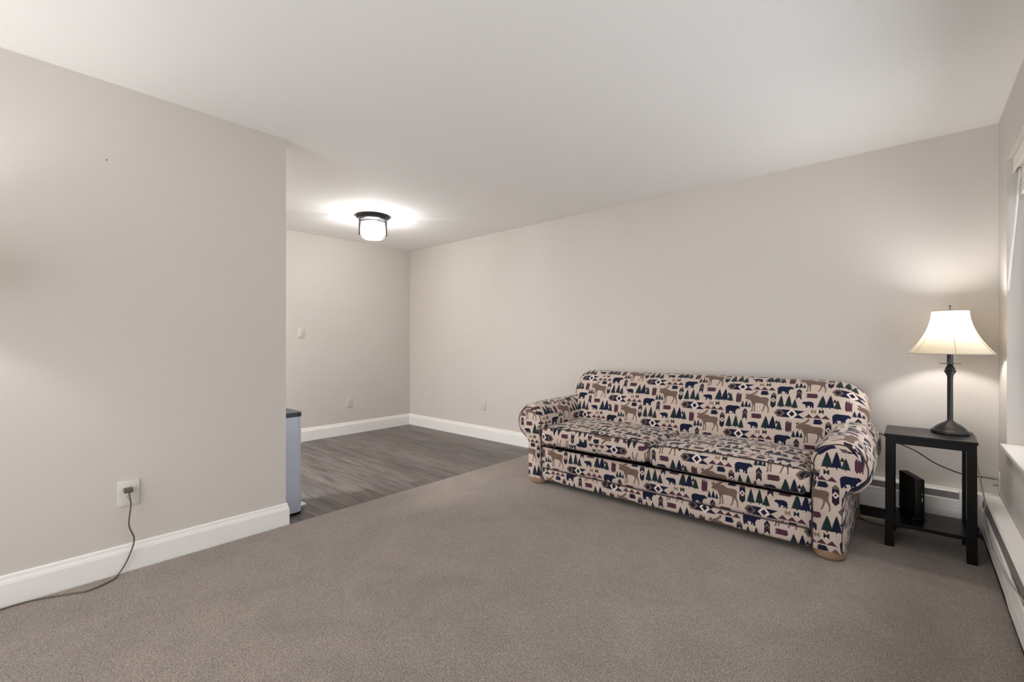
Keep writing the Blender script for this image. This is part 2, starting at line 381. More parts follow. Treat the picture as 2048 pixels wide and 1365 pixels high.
def fabric_mat():
    m = bpy.data.materials.new('lodge_upholstery'); m.use_nodes = True; nt = m.node_tree; b = nt.nodes['Principled BSDF']
    b.inputs['Roughness'].default_value = .88; b.inputs['Specular IOR Level'].default_value = .15
    b.inputs['Sheen Weight'].default_value = .12
    tx = nt.nodes.new('ShaderNodeTexImage'); tx.image = fabric_image(); tx.interpolation = 'Linear'
    uv = nt.nodes.new('ShaderNodeUVMap'); uv.uv_map = 'UVMap'; nt.links.new(uv.outputs[0], tx.inputs[0])
    wv = nt.nodes.new('ShaderNodeTexNoise'); wv.inputs['Scale'].default_value = 1; wv.inputs['Detail'].default_value = 2
    mp = nt.nodes.new('ShaderNodeMapping'); mp.inputs['Scale'].default_value = (190, 30, 1)
    nt.links.new(uv.outputs[0], mp.inputs[0]); nt.links.new(mp.outputs[0], wv.inputs['Vector'])
    mr = nt.nodes.new('ShaderNodeMapRange'); mr.inputs[1].default_value = .3; mr.inputs[2].default_value = .7
    mr.inputs[3].default_value = .84; mr.inputs[4].default_value = 1.1
    nt.links.new(wv.outputs['Fac'], mr.inputs[0])
    x = nt.nodes.new('ShaderNodeMix'); x.data_type = 'RGBA'; x.blend_type = 'MULTIPLY'; x.inputs[0].default_value = 1
    nt.links.new(tx.outputs[0], x.inputs[6]); nt.links.new(mr.outputs[0], x.inputs[7]); nt.links.new(x.outputs[2], b.inputs['Base Color'])
    bp = nt.nodes.new('ShaderNodeBump'); bp.inputs['Strength'].default_value = .25; bp.inputs['Distance'].default_value = .001
    nt.links.new(wv.outputs['Fac'], bp.inputs['Height']); nt.links.new(bp.outputs[0], b.inputs['Normal'])
    return m
M_FAB = fabric_mat()
M_PIPE = mat('upholstery_piping', srgb(60, 49, 46), .85, var=(55, .6, 2))

# ------------------------------------------------------------ the room
XB, YR, XW, ZC = -5.31, 3.84, .367, 2.406       # back wall x, rear (sofa) wall y, window wall x, ceiling
XP0, XP1, YP = -3.06, -2.94, 1.195              # partition
YF, ZV = -1.9, -.017                            # front wall (behind camera), vinyl level
def struct(name, mb, m, parent=None, smooth=False):
    o = mb.build(name, m, parent, smooth)
    if parent is None: tag(o, kind='structure')
    return o
struct('ceiling', MB().box(XB-.15, XW+.25, YF-.15, YR+.15, ZC, ZC+.12), M_CEIL)
struct('wall_back', MB().box(XB-.12, XB, YF-.12, YR+.12, -.05, ZC), M_WALL)
struct('wall_rear', MB().box(XB, XW+.2, YR, YR+.12, -.05, ZC), M_WALL)
struct('wall_left', MB().box(XP0, XP1, YF, YP, -.03, ZC), M_WALL)
WY0, WY1, WZ0, WZ1 = .9, 3.53, .58, 2.10
XO = XW + .2
struct('wall_right', MB().box(XW, XO, YF, YR, -.05, WZ0).box(XW, XO, YF, YR, WZ1, ZC)
       .box(XW, XO, WY1, YR, WZ0, WZ1).box(XW, XO, YF, WY0, WZ0, WZ1), M_WALL)
# front wall behind the camera with an invented opening that lets fill light in
struct('wall_front', MB().box(XB, -2.85, YF-.12, YF, -.05, ZC).box(.05, XO, YF-.12, YF, -.05, ZC).box(-2.85, .05, YF-.12, YF, 2.3, ZC), M_WALL)
d1 = MB()
for x in (-2.85, -1.43, .0): d1.box(x, x+.05, YF-.08, YF-.03, 0, 2.3)
d1.box(-2.8, .0, YF-.08, YF-.03, 2.25, 2.3).box(-2.8, .0, YF-.08, YF-.03, 0, .05)
dd = struct('added_door_1', d1, M_TRIM)  # added frame around the invented, unseen opening
# floors
carp = MB().box(-2.918, XO, YF, YR, -.03, 0).build('carpet', M_CARPET); tag(carp, kind='structure')
fl = struct('floor', MB().box(XB, -2.9, YF, YR, -.05, ZV-.0035), M_SLOT)
PLW, PLL = .152, 1.219; gap = .0018
cache = {}
y = YR - PLW*.55; row = 0; rows = []
def plank_mesh(L, W):
    k = (round(L, 3), round(W, 3))
    if k not in cache:
        b = MB(); e = .0008; L2, W2 = L/2-gap/2, W/2-gap/2; z0, z1, z2 = -.0035, -.0005, 0
        v = [(-L2,-W2,z0),(L2,-W2,z0),(L2,W2,z0),(-L2,W2,z0),(-L2,-W2,z1),(L2,-W2,z1),(L2,W2,z1),(-L2,W2,z1),
             (-L2+e,-W2+e,z2),(L2-e,-W2+e,z2),(L2-e,W2-e,z2),(-L2+e,W2-e,z2)]
        f = [(8,9,10,11),(0,1,5,4),(1,2,6,5),(2,3,7,6),(3,0,4,7),(4,5,9,8),(5,6,10,9),(6,7,11,10),(7,4,8,11)]
        me = bpy.data.meshes.new('plank'); me.from_pydata(v, [], f); me.materials.append(M_PLANK); cache[k] = me
    return cache[k]
ytop = YR
offs = [0, .43, .86, .21, .65, 1.05, .33]
r = 0
while ytop > -.5:
    wd = PLW*.6 if r == 0 else PLW
    yc = ytop - wd/2; x = XB - offs[r % 7]
    while x < -2.918:
        a, b_ = max(x, XB), min(x+PLL, -2.918)
        if b_ - a > .02:
            o = bpy.data.objects.new('plank', plank_mesh(b_-a, wd)); link(o, fl); o.location = ((a+b_)/2, yc, ZV)
        x += PLL
    ytop -= wd; r += 1
mesh('carpet_edge', *(lambda b: (b.v, b.f))(MB().box(-2.922, -2.905, YP, YR, -.02, -.002)), M_CARPET, carp)

# baseboards: profile (out, z)
BP = [(0, .15), (.004, .15), (.008, .144), (.009, .134), (.0105, .128), (.013, .124), (.0145, .116), (.0155, .113), (.0155, 0), (0, 0)]
def bb(name, segs, z0=ZV):
    b = MB()
    for (p0, p1, nrm, m0, m1) in segs:
        p0 = Vector(p0); p1 = Vector(p1); d = (p1-p0).normalized(); n = Vector(nrm); k = len(BP)
        v = []
        for (e, mm, sg) in ((p0, m0, -1), (p1, m1, 1)):
            for (o_, z) in BP:
                q = e + n*o_ + d*(sg*mm*o_); v.append((q.x, q.y, z0+z))
        f = [(i, (i+1) % k, k+(i+1) % k, k+i) for i in range(k)] + [tuple(range(k))[::-1], tuple(range(k, 2*k))]
        b.add(v, f)
    o = b.build(name, M_TRIM); tag(o, kind='structure')
    bm = bmesh.new(); bm.from_mesh(o.data); bmesh.ops.recalc_face_normals(bm, faces=bm.faces); bm.to_mesh(o.data); bm.free()
    return o
bb('baseboard_left', [((XP1, YF), (XP1, YP), (1, 0), 0, 1), ((XP1, YP), (XP0, YP), (0, 1), 1, 1), ((XP0, YP), (XP0, YF), (-1, 0), 1, 0)])
bb('baseboard_back', [((XB, YF), (XB, YR), (1, 0), 0, -1)])
bb('baseboard_rear', [((XB, YR), (-1.85, YR), (0, -1), -1, 0)])

# window in the right wall, sill, blind
wn = MB(); fx0, fx1 = .47, .53
wn.box(fx0, fx1, WY0, WY1, WZ0, WZ0+.05).box(fx0, fx1, WY0, WY1, WZ1-.05, WZ1)
for yy in (WY0, WY1-.05, (WY0+WY1)/2-.025): wn.box(fx0, fx1, yy, yy+.05, WZ0+.05, WZ1-.05)
win = struct('window_1', wn, M_TRIM)
for (a, b_) in ((WY0+.05, (WY0+WY1)/2-.025), ((WY0+WY1)/2+.025, WY1-.05)):
    MB().box(.497, .503, a, b_, WZ0+.05, WZ1-.05).build('glass_pane', M_PANE, win)
sl = MB().rbox(.343, .47, WY0-.02, WY1, WZ0, .60, .003, 2)
struct('trim_1', sl, M_MARBLE)
bl = thing('window_blind', (.41, 2.2, 1.9), 'raised white slatted blind with headrail at top of window on the right', 'blind')
MB().rbox(-.022, -.016, -1.29, 1.325, .125, .198, .002).build('valance', M_BLIND, bl)
MB().box(-.014, .045, -1.29, 1.32, .15, .195).build('headrail', M_BLIND, bl)
for k in range(12):
    s_ = MB(); z = .025 + k*.0098; jx = random.uniform(-.002, .002)
    s_.rbox(.004+jx, .052+jx, -1.285, 1.305, z, z+.0035, .001, 1).build('slat', M_BLIND, bl)
MB().rbox(.002, .052, -1.285, 1.305, .002, .02, .003).build('bottom_rail', M_BLIND, bl)
MB().tube([(-.0, 1.28, .13), (-.012, 1.29, -.05), (-.027, 1.308, -.30), (-.038, 1.315, -.492)], .0045, 8).build('tilt_wand', M_BLIND, bl, True)

# ------------------------------------------------------------ baseboard heaters
def heater(name, loc, rz, L, label, wavy):
    """runs along +X of the local frame, out from wall along -Y"""
    t = thing(name, loc, label, 'heater', 'baseboard heaters', rz)
    n = 40
    def strip(prof, m, nm, amp=0, x0=0, x1=L):
        v = []; f = []; k = len(prof)
        for i in range(n+1):
            x = x0 + (x1-x0)*i/n
            for j, (o_, z) in enumerate(prof):
                wv = amp*(math.sin(x*5.1+1)*.5 + math.sin(x*11.3)*.3 + .2*math.sin(x*23)) if amp else 0
                v.append((x, -(o_+wv), z))
        for i in range(n):
            for j in range(k):
                f.append((i*k+j, (i+1)*k+j, (i+1)*k+(j+1) % k, i*k+(j+1) % k))
        f += [tuple(range(k)), tuple(n*k+j for j in range(k))[::-1]]
        b = MB(); b.add(v, f); return b.build(nm, m, t, False)
    strip([(0.001, .255), (.058, .252), (.066, .244), (.064, .238), (.056, .244), (.006, .247), (.006, .03), (.001, .03)], M_HEAT, 'hood')
    strip([(.060, .247), (.0655, .242), (.0735, .208), (.070, .200), (.064, .200), (.010, .226), (.010, .244)], M_HDARK, 'damper')
    strip([(.072, .203), (.0765, .206), (.0815, .199), (.084, .15), (.0825, .147), (.084, .142), (.083, .075), (.072, .066), (.068, .068), (.078, .08), (.079, .142), (.0785, .195)], M_HEAT, 'front_cover', wavy)
    strip([(.008, .20), (.050, .20), (.050, .045), (.008, .045)], M_HDARK, 'fin_tube')
    strip([(.006, .062), (.069, .062), (.069, .002), (.006, .002)], M_HBLACK, 'kick_space')
    return t
def endcap(t, x0, x1, label=None):
    b = MB(); b.rbox(x0, x1, -.090, -.001, .066, .256, .006, 2); return b.build('end_cover', M_HEAT, t, True)
hr = heater('baseboard_heater', (-1.85, YR, 0), 0, 2.05+.08, 'long white baseboard heater behind the sofa and black side table', .0)
endcap(hr, -.01, .05); endcap(hr, 2.05, 2.217-.088)
hw = heater('baseboard_heater', (XW, YR-.002, 0), -PI/2, 5.2, 'white baseboard heater under the window with a cord draped on it', .003)
endcap(hw, 0.002, .085)

# ------------------------------------------------------------ sofa
def uvs_ok(u, v): return (u/PW, v/PH)
def loft(name, rings, uv, mt, parent, closed=False, caps=(None, None), smooth=True):
    """rings: list of lists of points; uv[i][j] in metres (one more column when closed); caps: uv function or None"""
    nr, k = len(rings), len(rings[0]); v = [p for rg in rings for p in rg]; f = []; uu = []
    kk = k if closed else k-1
    for i in range(nr-1):
        for j in range(kk):
            f.append((i*k+j, (i+1)*k+j, (i+1)*k+(j+1) % k, i*k+(j+1) % k))
            uu.append([uvs_ok(*uv[i][j]), uvs_ok(*uv[i+1][j]), uvs_ok(*uv[i+1][j+1]), uvs_ok(*uv[i][j+1])])
    for (idx, cf) in ((0, caps[0]), (nr-1, caps[1])):
        if cf is None: continue
        c = [rings[idx][j] for j in range(k)]; n0 = len(v)
        cen = tuple(sum(p[a] for p in c)/k for a in range(3)); v.append(cen)
        for j in range(k):
            a, b_ = idx*k+j, idx*k+(j+1) % k
            tri = (a, b_, n0) if idx == 0 else (b_, a, n0)
            f.append(tri); uu.append([uvs_ok(*cf(v[q])) for q in tri])
    o = mesh(name, v, f, mt, parent, smooth, uu)
    return o
SX0, SX1 = -2.212, -.412      # inner faces of arms (world)
sofa = thing('sofa', (-1.31, 3.30, 0), 'rolled-arm sofa upholstered in beige fabric woven with moose, bears and pine trees', 'sofa')
OX, OY = 1.31, -3.30
def S(p): return (p[0]+OX, p[1]+OY, p[2])
SYF = 2.86

def arm(sign, label):
    # profile in (t, z): t = distance outward from the inner face
    def prof(ins, zr):
        pts = []; W = .147; cz = .488; rx = .133 - ins; rz = .140 - ins; cx = .128
        pts.append((0.0+min(ins,.012), .05)); 
        for z in (.12, .20, .28, .35): pts.append((min(ins, .012), z))
        for a in range(-170+0, 10+1, 0) if False else []: pass
        n = 26; a0, a1 = math.radians(205), math.radians(-62)
        for i in range(n+1):
            a = a0 + (a1-a0)*i/n
            x_ = cx + rx*math.cos(a); z_ = cz + (rz + (zr if math.sin(a) > 0 else 0)*1)*math.sin(a)
            pts.append((x_, z_))
        Wn = W - min(ins, .012)
        pts.append((Wn+.012, .352)); pts.append((Wn, .335))
        for z in (.28, .2, .12, .05): pts.append((Wn, z))
        return pts
    xi = SX1 if sign > 0 else SX0
    R = .045
    ys = [(SYF + R*(1-math.cos(a)), R*(1-math.sin(a))) for a in [math.radians(q) for q in (0, 15, 30, 45, 60, 75, 90)]]
    ys += [(SYF+R+d, 0) for d in (.04, .1, .2, .3, .4, .5, .6, .70, .80)]
    rings = []; uv = []
    for (y_, ins) in ys:
        t_ = (y_ - SYF); zr = .022*math.sin(min(1, t_/.35)*PI/2)
        pr = prof(ins*.8, zr)
        # soft puckers near the front of the roll
        pk = math.exp(-((t_-.05)/.05)**2)
        rg = []; arc = 0; row = []; prev = None
        for j, (a, z) in enumerate(pr):
            if z > .4: 
                q = 1 + .012*pk*math.sin(j*2.4); a = .128 + (a-.128)*q; z = .488 + (z-.488)*q
            rg.append(S((xi + sign*a, y_, z)))
            if prev: arc += math.hypot(a-prev[0], z-prev[1])
            prev = (a, z); row.append((-y_ if sign > 0 else y_ + .36, arc + .05))
        rings.append(rg); uv.append(row)
    if sign < 0: pass
    capf = (lambda p: (p[0] + (.155 if sign > 0 else .238), p[2] - (.095 if sign > 0 else .010)))
    o = loft('arm', rings, uv, M_FAB, sofa, closed=False, caps=(capf, None))
    # back closing face
    k = len(rings[0])
    o2 = MB().tube([p for p in rings[2]], .0035, 6).build('arm_piping', M_PIPE, o, True)
    bm = bmesh.new(); bm.from_mesh(o.data); bmesh.ops.recalc_face_normals(bm, faces=bm.faces); bm.to_mesh(o.data); bm.free()
    return o
arm(-1, None); arm(1, None)

# back
def back():
    base = [(3.40, .30), (3.385, .40), (3.39, .48), (3.405, .56), (3.425, .64), (3.448, .71), (3.475, .77), (3.505, .82), (3.545, .86), (3.59, .882),
            (3.635, .884), (3.68, .868), (3.715, .835), (3.735, .79), (3.745, .72), (3.748, .60), (3.748, .30)]
    X0, X1, R = -2.352, -.205, .17
    xs = []
    for a in range(0, 91, 9): xs.append(R*(1-math.cos(math.radians(a))))
    xs = [X0+q for q in xs] + [X0+R + (X1-X0-2*R)*i/24 for i in range(1, 24)] + [X1-q for q in xs[::-1]]
    c = Vector((3.60, .62)); rings = []; uv = []
    for x in xs:
        e = min(x-X0, X1-x); ins = 0 if e >= R else R - math.sqrt(max(0, R*R-(R-e)**2))
        rg = []; row = []; arc = 0; prev = None
        for i, (y_, z) in enumerate(base):
            p = Vector((y_, z)); 
            if prev is not None: arc += (p-prev).length
            prev = p.copy()
            # shrink toward the spine; vertical more than depth
            sag = .010*math.sin((x-X0)*3.1)*max(0, (z-.6))
            hz = (z-.62)
            q = Vector((3.62 + (y_-3.62)*(1 - .78*ins/R), z - max(0, hz)/.265*ins*.92*(1 if z > .62 else 0) - sag))
            # front bulges slightly in the middle
            if y_ < 3.6: q.x -= .018*math.sin(PI*min(1, max(0, (x-X0)/(X1-X0))))
            rg.append(S((x, q.x, q.y))); row.append((x + BU, arc + BV))
        rings.append(rg); uv.append(row)
    cf = lambda p: (p[1]+.1, p[2])
    o = loft('backrest', rings, uv, M_FAB, sofa, closed=False, caps=(cf, cf))
    bm = bmesh.new(); bm.from_mesh(o.data); bmesh.ops.recalc_face_normals(bm, faces=bm.faces); bm.to_mesh(o.data); bm.free()
BU, BV = .0105, .126
back()

# seat cushions
def cushion(x0, x1, label, flip, ztop, zb, uo, vo):
    yf, yb = 2.835, 3.44; nx = 28
    rings = []; regions = None; uv = []
    for i in range(nx+1):
        s_ = i/nx; e = min(s_, 1-s_)*(x1-x0)
        endin = .022*(1 - math.sqrt(max(0, 1-(1-min(1, e/.025))**2)))      # rounded side edges
        cr = (1 - abs(2*s_-1)**3.2)
        x = x0 + (x1-x0)*s_
        pts = []; 
        # bottom
        for y_ in (yb, 3.2, 3.0, yf+.03): pts.append((y_, zb+endin, 'b'))
        pts.append((yf+.008+endin, zb+.004+endin, 'b'))
        # front band
        H_ = ztop-zb
        for q in (.12, .3, .5, .7, .88): pts.append((yf - .012*math.sin(PI*q)*cr + endin, zb+H_*q, 'f'))
        pts.append((yf+.004+endin, ztop-.006-endin*.6, 'f'))
        # top
        nt_ = 16
        for j in range(nt_+1):
            t = j/nt_; y_ = yf+.012 + (yb-yf-.02)*t
            cz = .040*cr*math.sin(PI*min(1, t*.95+.05))**.6 if t < 1 else 0
            pts.append((y_, ztop - endin + cz - .012*t*0, 't'))
        rg = [S((x, a, z)) for (a, z, _) in pts]
        rings.append(rg)
        row = []; arc = 0; prev = None
        for (a, z, reg) in pts:
            if prev: arc += math.hypot(a-prev[0], z-prev[1])
            prev = (a, z); row.append((x, arc))
        uv.append(row)
    k = len(rings[0]); v = [p for rg in rings for p in rg]; f = []; uu = []
    nb = 5
    for i in range(nx):
        for j in range(k-1):
            f.append((i*k+j, (i+1)*k+j, (i+1)*k+j+1, i*k+j+1))
            idx = [(i, j), (i+1, j), (i+1, j+1), (i, j+1)]; q = []
            for (a, b_) in idx:
                X, Y = uv[a][b_]
                if j >= nb and j < nb+6 and flip: q.append(((-X+uo[0])/PW, (-Y+vo[0])/PH))
                elif j < nb+6: q.append(((X+uo[0])/PW, (Y+vo[0])/PH))
                else: q.append(((X+uo[1])/PW, (Y+vo[1])/PH))
            uu.append(q)
    for idx in (0, nx):
        n0 = len(v); c = rings[idx]; v.append(tuple(sum(p[a] for p in c)/k for a in range(3)))
        for j in range(k):
            f.append((idx*k+j, idx*k+(j+1) % k, n0)); uu.append([((v[q][1])/PW, v[q][2]/PH) for q in f[-1]])
    o = mesh('seat_cushion', v, f, M_FAB, sofa, True, uu)
    bm = bmesh.new(); bm.from_mesh(o.data); bmesh.ops.recalc_face_normals(bm, faces=bm.faces)
    bm.to_mesh(o.data); bm.free()
    jt = nb+6; jb = nb-1
    for jj in (jt, jb):
        path = [rings[i][jj] for i in range(nx+1)]
        path = [(p[0], p[1]-.002, p[2]) for p in path]
        path = [(path[0][0], path[0][1]+.3, path[0][2])] + path + [(path[-1][0], path[-1][1]+.3, path[-1][2])]
        MB().tube(path, .004, 6).build('piping', M_PIPE, o, True)
    return o
xm = (SX0+SX1)/2
cushion(SX0+.004, xm-.003, None, True, .463, .333, (.029, .163), (-.005, -.111))
cushion(xm+.003, SX1-.004, None, False, .457, .325, (.098, -.098), (-.031, .172))

# frame: deck, front rail, lower rail
def panel(name, x0, x1, y0, y1, z0, z1, uo, vo, bulge=.006, nz=8):
    prof = [(y1, z0)]
    for i in range(nz+1):
        t = i/nz; prof.append((y0 + bulge*(1-math.sin(PI*t)**.5) , z0+(z1-z0)*t))
    prof.append((y1, z1))
    xs = [x0+(x1-x0)*i/20 for i in range(21)]
    rings = [[S((x, a, z)) for (a, z) in prof] for x in xs]
    uv = [[(x+uo, (z if 0 < j < len(prof)-1 else z + (a-y0)*(1 if j else -1)) + vo) for j, (a, z) in enumerate(prof)] for x in xs]
    o = loft(name, rings, uv, M_FAB, sofa, False, (lambda p: (p[1], p[2]),)*2)
    bm = bmesh.new(); bm.from_mesh(o.data); bmesh.ops.recalc_face_normals(bm, faces=bm.faces); bm.to_mesh(o.data); bm.free()
    return o
RU, RV = .05, -.006
panel('front_rail', SX0-.002, SX1+.002, 2.866, 2.888, .142, .300, RU, RV)
panel('lower_rail', SX0-.002, SX1+.002, 2.872, 2.90, .045, .138, .067, -.119)
MB().tube([S((SX0, 2.872, .140)), S((SX1, 2.872, .140))], .004, 6).build('rail_piping', M_PIPE, sofa, True)
MB().box(*[SX0-.1+OX, SX1+.1+OX], 2.892+OY, 3.72+OY, .055, .262).build('frame', M_DARKCLOTH, sofa)
for (fx, fy) in ((-2.285, 2.935), (-.335, 2.935), (-2.285, 3.66), (-.335, 3.66)):
    b = MB(); pr = [(.058, 0), (.068, .006), (.074, .02), (.076, .035), (.076, .052)]
    b.lathe(pr, 28, (0, 0, 0)); vv = [(x*1.0, y_*1.0, z) for (x, y_, z) in b.v]; b.v = [S((x+fx, y_+fy, z)) for (x, y_, z) in vv]
    b.build('foot', M_FOOT, sofa, True)

# ------------------------------------------------------------ side table
tb = thing('side_table', (.06, 3.46, 0), 'small black wooden side table with a low shelf between sofa and window', 'side table')
TX0, TX1, TY0, TY1 = -.185, .185, -.17, .175
MB().rbox(TX0, TX1, TY0, TY1, .611, .627, .002).build('table_top', M_BLACKWOOD, tb)
lx, ly, lw = .180, .163, .037
for sx in (-1, 1):
    for sy in (-1, 1):
        b = MB(); x0 = sx*lx; x1 = sx*(lx-lw); y0 = sy*ly; y1 = sy*(ly-lw)
        # slight outward splay of the foot
        vs = []
        for (z, ex) in ((0, .012), (.06, .006), (.611, 0)):
            for (px, py) in ((x0+sx*ex*.4, y0+sy*ex*.2), (x1, y0+sy*ex*.2), (x1, y1), (x0+sx*ex*.4, y1)): vs.append((px, py, z))
        fs = [(0,1,2,3), (8,9,10,11)] + [(i*4+k, i*4+(k+1) % 4, (i+1)*4+(k+1) % 4, (i+1)*4+k) for i in range(2) for k in range(4)]
        b.add(vs, fs); o = b.build('leg', M_BLACKWOOD, tb)
        bm = bmesh.new(); bm.from_mesh(o.data); bmesh.ops.recalc_face_normals(bm, faces=bm.faces); bm.to_mesh(o.data); bm.free()
for (a, b_, c, d) in ((-lx+lw, lx-lw, -ly+.002, -ly+.02), (-lx+lw, lx-lw, ly-.02, ly-.002), (-lx+.002, -lx+.02, -ly+lw, ly-lw), (lx-.02, lx-.002, -ly+lw, ly-lw)):
    MB().box(a, b_, c, d, .575, .611).build('apron', M_BLACKWOOD, tb)
MB().rbox(-lx+.006, lx-.006, -ly+.006, ly-.006, .115, .135, .002).build('shelf', M_BLACKWOOD, tb)

# ------------------------------------------------------------ table lamp
lp = thing('table_lamp', (.152, 3.545, .627), 'lit dark bronze table lamp with a cream bell shade on the black side table', 'lamp')
MB().lathe([(.078, 0), (.081, .003), (.081, .014), (.077, .018), (.072, .02), (.066, .030), (.050, .045), (.036, .054), (.022, .063), (.016, .070)], 48).build('base', M_BRONZE, lp, True)
MB().lathe([(.0125, .066), (.0125, .315), (.0140, .318), (.0150, .327), (.0255, .345), (.026, .350), (.020, .356), (.022, .362), (.0135, .378), (.011, .388)], 32).build('pole', M_BRONZE, lp, True)
MB().lathe([(.006, .386), (.046, .3895), (.047, .391), (.046, .3925), (.006, .3905)], 40).build('drip_plate', M_BRONZE, lp, True)
MB().lathe([(.0135, .391), (.0135, .470), (.017, .475), (.017, .50), (.012, .505)], 24).build('candle_sleeve', M_BRONZE, lp, True)
def shade_mesh(par, rb, rt, z0, z1, curve, seam=True, n=64):
    prof = []
    for i in range(17):
        t = i/16; rr = rt + (rb-rt)*((1-t)**curve); prof.append((rr, z0+(z1-z0)*t))
    b = MB(); b.lathe(prof, n, cap=False); o = b.build('shade', M_SHADE, par, True)
    if seam:
        for k in range(6):
            a = 2*PI*k/6 + math.radians(-85)
            MB().tube([(rr*1.004*math.cos(a), rr*1.004*math.sin(a), z) for (rr, z) in prof], .0011, 5).build('shade_seam', M_SEAM, o, True)
    for (rr, z) in (prof[0], prof[-1]):
        MB().tube([(rr*math.cos(2*PI*k/48), rr*math.sin(2*PI*k/48), z) for k in range(48)], .0022, 6, close=True).build('shade_trim', M_SEAM, o, True)
    return o
M_SEAM = mat('shade_seam_fabric', srgb(176, 164, 142), .8, var=(60, .05, 2))
shade_mesh(lp, .180, .078, .447, .685, 1.9)
MB().lathe([(.010, .505), (.013, .555), (.018, .575), (.029, .60), (.030, .622), (.024, .645), (.010, .658)], 20).build('bulb', M_BULB, lp, True)
hp = [(.0, .0), (.05, .03), (.058, .08), (.04, .16), (0, .19)]
MB().tube(smooth_path([(a, 0, .50+z) for (a, z) in hp]) + smooth_path([(-a, 0, .50+z) for (a, z) in hp[::-1]])[1:], .0016, 6).build('harp', M_BRONZE, lp, True)
MB().lathe([(.003, .688), (.006, .694), (.003, .70), (.0065, .708), (.002, .718)], 12).build('finial', M_BRONZE, lp, True)
for k in range(3):
    a = 2*PI*k/3+.5
    MB().tube([(0, 0, .689), (.078*math.cos(a), .078*math.sin(a), .684)], .0014, 5).build('spider_arm', M_BRONZE, lp, True)
point('table_lamp_light', (.152, 3.545, .627+.620), L_TABLE, .03)

# lamp standing just left of the frame; it lights the partition wall
fp = thing('floor_lamp', (-2.66, -.36, 0), 'dark bronze floor lamp with a cream drum shade beside the left wall', 'lamp')
MB().lathe([(.14, 0), (.145, .004), (.145, .016), (.13, .024), (.03, .034), (.012, .05)], 40).build('base', M_BRONZE, fp, True)
MB().lathe([(.011, .04), (.011, 1.38), (.018, 1.385), (.018, 1.42)], 20).build('pole', M_BRONZE, fp, True)
shade_mesh(fp, .19, .13, 1.31, 1.57, 1.2, True, 48)
MB().lathe([(.010, 1.42), (.029, 1.46), (.030, 1.475), (.010, 1.50)], 16).build('bulb', M_BULB, fp, True)
point('floor_lamp_light', (-2.66, -.36, 1.455), L_FLOOR, .035)

# ------------------------------------------------------------ ceiling light
cl = thing('ceiling_light', (-4.087, 2.509, ZC), 'lit flush ceiling light with dark metal canopy and clear glass cylinder', 'ceiling light')
MB().lathe([(.166, 0), (.170, -.004), (.168, -.010), (.158, -.020), (.150, -.026), (.140, -.028), (.138, -.042), (.132, -.045), (.10, -.040)], 56).build('canopy', M_BRONZE, cl, True)
MB().lathe([(.122, -.062), (.126, -.062), (.126, -.071), (.122, -.071), (.122, -.062)], 48, cap=False).build('cage_ring', M_BRONZE, cl, True)
for k in range(2):
    a = math.radians(58.5 + 180*k)
    x_, y_ = .126*math.cos(a), .126*math.sin(a)
    b = MB().tube([(x_, y_, -.04), (x_, y_, -.195)], .0105, 10)
    b.tube([(x_, y_, -.178), (x_*.88, y_*.88, -.178)], .004, 6)
    b.build('cage_rod', M_BRONZE, cl, True)
gl = MB().lathe([(.112, -.045), (.112, -.215), (.104, -.226), (.0, -.228)], 48, cap=False).build('glass_cylinder', M_GLASS, cl, True)
for k in range(3):
    a = math.radians(20 + 120*k); x_, y_ = .05*math.cos(a), .05*math.sin(a)
    MB().lathe([(.015, -.04), (.016, -.085), (.012, -.09)], 16, (x_, y_, 0)).build('bulb_socket', M_BRONZE, cl, True)
    MB().lathe([(.012, -.09), (.022, -.115), (.029, -.14), (.024, -.165), (.008, -.175)], 18, (x_, y_, 0)).build('bulb', M_BULB, cl, True)
    point('ceiling_bulb_light', (-4.087+x_, 2.509+y_, ZC-.14), L_CEIL, .03, (1, .975, .95))

# ------------------------------------------------------------ modem on the shelf
mdx, mdy = (.026-.049)/2, (3.415+3.606)/2
ang = math.atan2(3.606-3.415, -.049-.026)
md = thing('modem', (mdx, mdy, .135), 'upright black modem with small green lights on the side table shelf', 'modem', None, ang - PI/2)
b = MB(); b.rbox(-.0225, .0225, -.10, .10, .012, .235, .006, 3)
b.build('body', M_BLACKPL, md, True)
MB().rbox(-.030, .030, -.09, .085, 0, .013, .003).build('stand', M_BLACKPL, md, True)
b = MB()
for k in range(14):
    y_ = -.085 + k*.0125; b.box(-.014, .014, y_, y_+.005, .2345, .2362)
b.build('vent_grille', mat('vent_dark', srgb(48, 48, 50), .5, var=(40, .05, 2)), md)
M_LED = emit('green_led', (.5, 1, .8, 1), .8)
for z in (.150, .128, .120, .112):
    MB().rbox(.009, .0115, -.1006, -.0995, z, z+.0022, .0003, 1).build('indicator_light', M_LED, md)

# ------------------------------------------------------------ trash can behind the partition
tc_ = thing('trash_can', (-3.262, 1.163, ZV), 'tall brushed steel step trash can with black lid behind the left wall end', 'trash can')
def rrect(x0, x1, y0, y1, r, n=8):
    p = []
    for (cx, cy, a0) in ((x1-r, y1-r, 0), (x0+r, y1-r, 90), (x0+r, y0+r, 180), (x1-r, y0+r, 270)):
        for i in range(n+1):
            a = math.radians(a0+90*i/n); p.append((cx+r*math.cos(a), cy+r*math.sin(a)))
    return p
def prism(levels, m, name, par, smooth=True):
    v = []; f = []; k = len(levels[0][0])
    for (pts, z) in levels: v += [(x, y_, z) for (x, y_) in pts]
    for i in range(len(levels)-1):
        for j in range(k): f.append((i*k+j, i*k+(j+1) % k, (i+1)*k+(j+1) % k, (i+1)*k+j))
    f += [tuple(range(k))[::-1], tuple((len(levels)-1)*k+j for j in range(k))]
    b = MB(); b.add(v, f); return b.build(name, m, par, smooth)
q = lambda e: rrect(-.172+e, .172-e, -.205+e, .205-e, .04-e)
